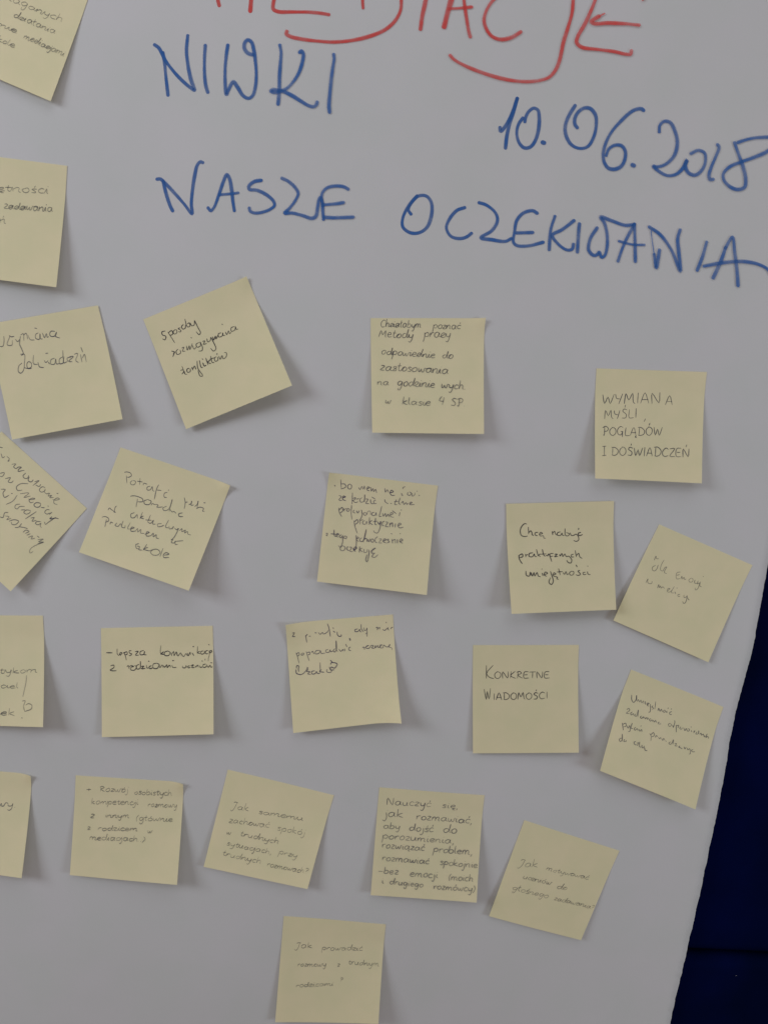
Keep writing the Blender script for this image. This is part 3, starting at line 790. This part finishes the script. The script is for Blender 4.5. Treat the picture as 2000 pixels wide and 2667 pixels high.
note('sticky note reading Chcę nabyć praktycznych umiejętności in clear black pen',
     [(1316.6,1311.5),(1598.5,1305),(1605.6,1589),(1331,1598)], 12, 11, (1290,1290,.20494),
     [('drawn', [[(400,370),(375,362),(335,400),(318,460),(335,515),(375,528),(412,522)],
 [(420,405),(425,500)],
 [(422,485),(450,455),(465,475),(470,505),(490,515)],
 [(545,475),(510,480),(505,505),(540,520)],
 [(560,502),(600,490),(580,475),(560,500),(575,522),(612,520),(620,550),(645,550)],
 [(725,460),(732,510)],
 [(732,485),(755,462),(765,490),(780,512)],
 [(830,470),(795,480),(790,510),(830,515),(850,485),(855,510),(880,518)],
 [(888,425),(895,515),(930,520),(945,495),(905,480)],
 [(955,480),(970,515),(1000,515),(1030,500),(1060,530),(1065,575),(1035,592),(1000,580)],
 [(1095,475),(1060,490),(1070,518),(1118,505)],
 [(1065,420),(1062,445)],
 [(300,765),(310,820),(345,875)],
 [(300,770),(345,750),(350,785),(315,795)],
 [(385,750),(390,790)],
 [(390,768),(415,755)],
 [(480,735),(435,745),(430,780),(475,785),(495,750),(505,780),(530,785)],
 [(525,690),(545,780)],
 [(575,750),(550,765),(575,785)],
 [(600,690),(620,770),(640,780)],
 [(570,755),(650,750)],
 [(645,765),(665,775),(680,750),(720,850)],
 [(740,745),(700,750),(700,780),(735,780)],
 [(755,755),(790,755),(755,785),(800,783)],
 [(820,755),(825,780),(850,745),(860,785),(885,750)],
 [(890,750),(905,785),(935,780),(975,825),(965,865),(930,860),(910,830)],
 [(1000,755),(970,765),(975,790),(1005,790)],
 [(1020,705),(1035,790)],
 [(1035,775),(1065,745),(1080,790),(1110,810)],
 [(388,965),(395,1020),(430,1030),(445,980),(450,1025)],
 [(455,985),(470,1030),(490,985),(500,1030),(530,985),(545,1030),(575,1040)],
 [(595,990),(605,1030)],
 [(588,938),(596,946)],
 [(625,1012),(665,995),(635,980),(620,1015),(650,1035)],
 [(700,970),(720,1030),(735,1100),(710,1138),(680,1110),(700,1050)],
 [(735,1018),(770,1005),(745,990),(735,1025),(770,1040),(790,1045),(780,1065),(805,1073)],
 [(805,935),(825,1020)],
 [(785,980),(860,975)],
 [(860,985),(880,1010),(900,975),(915,1015),(935,1000)],
 [(975,970),(945,990),(955,1020),(990,1015),(1000,980),(975,970)],
 [(1080,960),(1055,970),(1070,990),(1085,1010),(1060,1025),(1025,1015)],
 [(1030,890),(1045,918)],
 [(1150,985),(1120,990),(1125,1015),(1160,1010)],
 [(1175,975),(1185,1010),(1215,1015)],
 [(1178,903),(1186,912)]])], M_black, 2.6, slant=-.05, base=.0007, jit=.035)
note('sticky note nearest the ragged right edge, tilted, reading Ile emocji w mediacji',
     [(1717,1366),(1955.6,1471),(1843,1724.5),(1598,1617)], 4, 4, (1580,1350,.22905),
     [('drawn', [[(545,480),(565,430),(570,460),(598,460)],
 [(590,530),(575,575),(550,600),(525,590),(525,560),(560,535)],
 [(655,475),(625,530),(615,590),(640,600),(665,560),(685,555),(665,590),(660,620),(685,628)],
 [(840,610),(800,620),(790,660),(800,690),(835,685)],
 [(795,650),(830,640)],
 [(845,690),(855,660),(865,690),(880,670),(885,695),(905,690)],
 [(960,680),(935,700),(945,725),(975,720),(980,690),(960,680)],
 [(1005,700),(1000,735),(1025,740)],
 [(1040,710),(1030,745),(1055,735),(1035,800),(1010,815),(1005,790)],
 [(1065,720),(1060,770),(1080,780)],
 [(1095,658),(1099,668)],
 [(450,735),(475,690),(470,730),(490,745),(515,740),(520,715)],
 [(580,795),(595,755),(600,790),(615,770),(620,795),(640,780),(660,800)],
 [(695,825),(720,800),(700,800),(690,835),(715,840),(745,820)],
 [(770,775),(735,845),(765,850)],
 [(775,835),(785,860)],
 [(798,788),(803,800)],
 [(835,865),(810,870),(815,890),(835,885)],
 [(880,870),(880,900),(905,895),(915,880),(895,960),(870,965),(865,945)],
 [(920,900),(930,925),(940,928)]])], M_faint, 2.1, slant=.2)
note('sticky note cut by the left edge with a large curled mark at its lower right',
     [(-180,1602),(113,1603),(113,1894),(-180,1890)], 4, 15, (0,1580,.15368),
     [('praktykom',-520,1160,610,1135,62),('nauczyciel',-700,1410,300,1395,52),('człowiek',-700,1850,240,1855,66),('drawn', [[(370,1612),(420,1608),(395,1700),(420,1790)],[(430,1680),(480,1655),(535,1680),(530,1740),(420,1785)],[(360,1890),(385,1895)],[(440,1180),(430,1300),(380,1540)]])], M_faint, 2.6, hv=.35)
note('square-on sticky note with two dark rows reading lepsza komunikacja z rodzicami uczniów',
     [(264,1636),(554,1631),(556,1915),(266,1920)], 3, 13, (250,1610,.19891),
     [('drawn', [[(135,452),(215,455)],
 [(275,400),(278,470),(300,495)],
 [(300,482),(340,465),(325,450),(305,475),(325,495)],
 [(355,450),(375,480),(395,555)],
 [(360,458),(400,445),(405,475),(380,485)],
 [(460,430),(430,435),(435,460),(465,475),(440,495),(425,490)],
 [(505,445),(550,440),(510,490),(555,490)],
 [(620,430),(575,445),(575,485),(620,480),(630,440),(625,485),(655,488)],
 [(845,365),(835,440),(840,490)],
 [(880,450),(845,480),(890,485)],
 [(935,440),(890,460),(895,500),(945,500),(960,460),(930,440)],
 [(970,460),(985,510)],
 [(985,485),(1010,450),(1015,505),(1045,455),(1050,505)],
 [(1052,460),(1065,510),(1100,470),(1110,515)],
 [(1110,480),(1140,520),(1170,480),(1185,510)],
 [(1187,470),(1200,510),(1225,465),(1230,500)],
 [(1250,470),(1275,510)],
 [(1258,388),(1280,388)],
 [(1325,385),(1320,485)],
 [(1355,450),(1325,470),(1360,485)],
 [(1400,445),(1365,460),(1375,490),(1410,480),(1415,450),(1420,488)],
 [(1460,440),(1430,455),(1435,485),(1465,485)],
 [(1475,440),(1480,500),(1465,550)],
 [(1468,358),(1482,370)],
 [(1515,440),(1480,455),(1490,475),(1520,455),(1530,475)],
 [(190,625),(230,615),(235,645),(185,680),(225,690),(265,688)],
 [(400,640),(420,625),(430,670)],
 [(430,640),(460,625),(490,640),(458,645),(450,680),(500,685),(525,645),(500,620)],
 [(560,610),(525,630),(530,670),(570,665),(575,570),(578,670)],
 [(585,640),(620,635),(590,670),(640,665)],
 [(655,620),(660,660),(690,660)],
 [(676,571),(692,575)],
 [(720,630),(690,645),(700,670),(735,660)],
 [(790,600),(745,610),(740,660),(790,670),(820,620),(790,600)],
 [(825,620),(830,660),(860,625),(870,660)],
 [(872,630),(890,655),(920,625),(925,660),(955,630),(970,660)],
 [(985,630),(1000,660),(1045,658)],
 [(990,570),(1015,570)],
 [(1125,640),(1130,665),(1165,665),(1170,640),(1185,665)],
 [(1220,640),(1195,650),(1205,670),(1230,660)],
 [(1235,640),(1270,630),(1245,665),(1285,665)],
 [(1290,640),(1300,660),(1325,635),(1335,665)],
 [(1350,640),(1360,665),(1385,660)],
 [(1378,578),(1392,586)],
 [(1430,620),(1395,635),(1400,665),(1440,655),(1440,625)],
 [(1425,550),(1420,575)],
 [(1465,545),(1465,585)],
 [(1450,640),(1465,665),(1490,640),(1500,665),(1530,650),(1520,610),(1490,605)]])], M_black, 2.5, hv=.45)
note('sticky note with a curled bright lower right corner and three scrawled rows near its top',
     [(744,1629),(1023,1600),(1045.6,1884),(764,1912)], 5, 15, (730,1590,.20494),
     [('drawn', [[(150,302),(185,300)],
 [(180,305),(155,345)],
 [(150,350),(190,352)],
 [(315,350),(345,325),(325,345),(328,385),(337,432)],
 [(360,350),(385,350)],
 [(435,305),(460,308)],
 [(480,300),(505,325),(535,300),(545,320),(590,300),(610,270)],
 [(595,185),(615,240),(635,355)],
 [(665,235),(675,250)],
 [(670,280),(695,300)],
 [(720,290),(725,330),(745,350),(775,345),(770,325)],
 [(878,370),(885,410)],
 [(985,250),(950,260),(950,285),(985,285),(1010,255),(1015,285),(1035,290)],
 [(1025,185),(1030,250),(1060,290)],
 [(1060,230),(1070,270),(1095,260),(1100,235),(1105,355)],
 [(1085,320),(1100,300)],
 [(1215,235),(1235,225),(1235,265)],
 [(1240,245),(1265,228),(1265,255)],
 [(1300,255),(1330,268),(1350,250),(1375,230),(1370,255),(1390,262)],
 [(1345,150),(1348,170)],
 [(1410,250),(1412,235),(1435,225),(1440,255)],
 [(200,560),(215,600),(240,695)],
 [(205,575),(235,560),(240,590),(215,605)],
 [(275,565),(265,590),(290,590),(300,570),(280,565)],
 [(330,545),(345,600),(368,665)],
 [(340,560),(375,555),(375,580),(350,590)],
 [(395,560),(410,545),(430,580)],
 [(500,530),(450,540),(445,575),(490,570),(510,535),(520,570),(570,565)],
 [(610,520),(580,530),(580,555),(620,555),(635,525),(640,550),(680,535)],
 [(700,510),(675,530),(690,555),(715,520),(708,405),(712,520),(730,550)],
 [(745,515),(770,545),(800,520),(800,545)],
 [(830,450),(850,490)],
 [(820,510),(820,545)],
 [(885,375),(895,405)],
 [(895,490),(875,500),(875,530),(900,535)],
 [(1045,500),(1065,490),(1075,525)],
 [(1075,500),(1110,480),(1130,470),(1095,480),(1095,505),(1135,505),(1160,470),(1190,475),(1165,500),(1200,505),(1215,470),(1215,500),(1245,470),(1250,500),(1300,460),(1270,470),(1275,500),(1310,500),(1320,465),(1355,490),(1390,480),(1400,455),(1385,490),(1420,500),(1432,530)],
 [(205,760),(210,725),(235,730),(230,775),(238,800)],
 [(200,770),(205,820),(265,840)],
 [(250,840),(290,825),(335,775),(345,745),(350,775),(335,800),(380,800),(350,830),(390,835)],
 [(440,790),(400,800),(405,830),(445,825),(460,800),(475,825),(510,820)],
 [(505,685),(510,810)],
 [(525,775),(500,800),(560,810)],
 [(600,770),(590,800),(620,815),(655,800),(635,770)],
 [(640,770),(650,745),(690,760),(725,705),(650,690),(640,715)],
 [(635,655),(665,685)],
 [(625,740),(640,780),(690,780)]])], M_violet, 2.3, hv=.2, curls=((2,5,.28),(0,4,.3)))
note('sticky note reading KONKRETNE WIADOMOŚCI in small black capitals',
     [(1231,1679),(1507,1680),(1505,1958),(1230,1959)], 3, 8, (1210,1660,.19289),
     [('K',268,550,385,550,112),('ONKRETNE',390,550,1140,550,54),('W',262,838,352,832,96),('IADOMOŚCI',375,840,1120,826,55)], M_black, 2.3, jit=.04, slant=.0, cursive=False)
note('sticky note near the lower right edge starting Umiejętność zadawania, shadow on its left',
     [(1643.7,1744.5),(1878,1838),(1805.4,2103.5),(1560,2005)], 13, 11, (1530,1740,.22303),
     [('drawn', [[(525,325),(525,385),(545,415),(575,380),(580,330),(582,400)],
 [(590,405),(600,380),(615,410),(630,385),(640,420),(660,395),(665,430)],
 [(680,400),(685,440)],
 [(700,442),(725,425),(705,420),(705,450),(725,455)],
 [(740,430),(735,520),(715,530)],
 [(770,450),(755,465),(775,480),(760,495)],
 [(800,400),(790,490)],
 [(825,510),(835,480),(850,515),(865,490),(875,520)],
 [(895,500),(885,520),(905,525),(910,505),(895,500)],
 [(935,510),(920,520),(935,530)],
 [(945,470),(940,485)],
 [(985,480),(975,492)],
 [(985,515),(960,530),(965,550),(985,550)],
 [(465,500),(490,485),(500,505),(460,540),(495,545)],
 [(530,525),(510,540),(515,560),(540,545),(545,565)],
 [(570,545),(555,565),(575,575),(590,530),(600,500),(592,580)],
 [(635,570),(620,585),(635,600),(655,580),(660,600)],
 [(670,580),(680,605),(695,585),(705,610),(715,590)],
 [(745,600),(725,610),(735,630),(755,615),(760,635)],
 [(770,615),(780,640),(795,620),(805,645)],
 [(845,640),(825,645),(830,660),(860,660)],
 [(965,650),(945,665),(955,690),(980,675),(970,655)],
 [(995,670),(1000,700),(1020,640),(1017,618)],
 [(1035,670),(1035,755)],
 [(1037,682),(1065,675),(1055,705)],
 [(1090,690),(1075,710),(1095,720),(1105,700)],
 [(1120,700),(1135,735),(1150,710),(1165,740),(1185,735),(1185,715),(1165,715)],
 [(1210,730),(1212,750)],
 [(1203,688),(1211,696)],
 [(1235,745),(1250,735),(1235,760)],
 [(1275,745),(1260,770),(1285,770),(1295,730),(1292,770)],
 [(1305,775),(1320,760),(1325,785),(1345,770),(1350,795)],
 [(1365,785),(1355,800),(1370,800)],
 [(1390,765),(1375,810),(1395,795),(1405,820)],
 [(410,650),(420,735)],
 [(415,668),(450,655),(450,690),(425,695)],
 [(460,680),(475,710),(495,680),(495,745),(475,750)],
 [(525,650),(510,710),(530,715)],
 [(565,700),(545,715),(555,735),(580,715),(590,740)],
 [(600,720),(610,745),(630,725),(635,750)],
 [(630,680),(620,692)],
 [(725,770),(740,800),(735,855)],
 [(732,788),(770,760),(775,795),(745,810)],
 [(790,815),(800,795),(815,805)],
 [(825,815),(840,830),(855,810)],
 [(860,825),(875,850),(885,825),(900,850)],
 [(908,853),(916,861)],
 [(965,865),(945,880),(960,895),(980,880),(1000,840),(992,895)],
 [(1010,885),(1035,885),(1015,910),(1045,910)],
 [(1075,910),(1060,925),(1085,935),(1100,945)],
 [(1120,920),(1130,945),(1145,925)],
 [(1155,930),(1165,955),(1185,940),(1190,1000),(1175,1003)],
 [(1225,950),(1205,960),(1215,975),(1245,975)],
 [(400,820),(370,835),(375,860),(400,850),(405,775),(400,860)],
 [(430,835),(420,860),(445,860),(450,845)],
 [(560,860),(540,870),(545,895),(570,900)],
 [(572,882),(590,875),(575,910)],
 [(605,865),(600,920),(620,925)],
 [(630,900),(630,930),(650,930),(655,910)],
 [(660,930),(665,960),(690,965)]])], M_grey, 2.1, slant=.1)
note('sticky note at the left edge, left of the plus note, only a narrow strip showing',
     [(-203,1997),(79,2023),(56.4,2289),(-228,2256)], 4, 13, (0,1990,.14474),
     [('rozmowy.',-750,760,240,845,80)], M_grey, 2.6, hv=.5, curls=((1,3,.15),))
note('sticky note starting with a plus sign and the word Rozwój, with five blurred rows',
     [(197.7,2020.5),(477,2044),(462,2304),(183,2279)], 4, 14, (170,2000,.20494),
     [('+',260,312,345,312,60),('Rozwój',425,310,785,330,46),('osobistych',860,360,1340,395,44),('kompetencji',320,472,910,500,44),('rozmowy',1035,530,1405,550,42),
      ('z',310,650,358,655,50),('innym',495,645,800,660,38),('(głównie',880,692,1350,725,44),('z',272,792,310,795,44),('rodzicem',405,808,905,825,38),('w',1035,852,1100,855,38),
      ('mediacjach..)',300,925,1000,955,42)], M_faint, 2.5, hv=.5, curls=((1,3.5,.16),))
note('tilted sticky note starting Jak samemu zachować spokój, right of the plus note',
     [(593.6,2007),(870,2072.5),(801,2314.5),(531,2257.6)], 3, 9, (520,1990,.22303),
     [('Jak',370,530,560,560,50),('samemu',675,590,1195,672,36),('zachować',335,688,800,755,42),('spokój',895,782,1220,840,42),('w',308,825,370,832,34),
      ('trudnych',465,842,910,940,40),('sytuacjach,',310,950,835,1060,40),('przy',915,1050,1130,1100,42),('trudnych',260,1065,705,1165,40),('rozmowach?',780,1190,1255,1280,38)], M_faint, 2.0, hv=.4, slant=.15)
note('sticky note filled with eight rows starting Nauczyć się, jak rozmawiać',
     [(988,2050),(1259,2066),(1238.4,2344),(965,2328)], 5, 14, (950,2030,.19891),
     [('Nauczyć',275,328,850,348,54),('się,',995,358,1215,372,44),('jak',250,488,490,492,58),('rozmawiać,',665,515,1400,570,52),('aby',240,640,455,645,44),
      ('dojść',570,665,885,682,52),('do',1015,690,1190,696,56),('porozumienia,',225,770,1160,832,50),('rozwiązać',220,888,770,925,50),('problem,',885,938,1400,975,52),
      ('rozmawiać',220,1050,830,1095,46),('spokojnie',970,1100,1460,1140,46),('-bez',170,1212,430,1226,46),('emocji',580,1250,940,1272,52),('(moich',1080,1292,1400,1312,48),
      ('i',215,1340,240,1340,44),('drugiego',315,1350,750,1390,42),('rozmówcy)',885,1410,1425,1440,46)], M_grey, 2.3, cursive=False)
note('tilted sticky note with three thin rows starting Jak motywować, lowest on the right',
     [(1362,2130),(1609.6,2211.6),(1510,2444),(1270.6,2379)], 3, 4, (1250,2120,.22905),
     [('Jak',420,565,625,575,50),('motywować',725,608,1210,722,34),('uczniów',465,698,780,775,34),('do',850,812,958,835,40),
      ('głośnego',345,828,745,925,38),('zadawania?',815,942,1275,1062,34)], M_faint, 1.8, slant=.25)
note('lowest sticky note, cut by the bottom edge, with faint rows starting Jak prowadzić',
     [(739.5,2384.5),(1003.8,2403),(985.5,2667),(717,2661)], 4, 15, (700,2370,.19289),
     [('Jak',360,525,575,522,52),('prowadzić',710,552,1260,560,44),('rozmowy',385,768,770,775,40),('z',920,780,955,780,40),('trudnym',1070,748,1485,775,42),
      ('rodzicami',365,1048,870,1035,38),('?',955,985,1020,985,40)], M_faint, 2.0, hv=.35, slant=.12)

S.cycles.transparent_max_bounces = 24
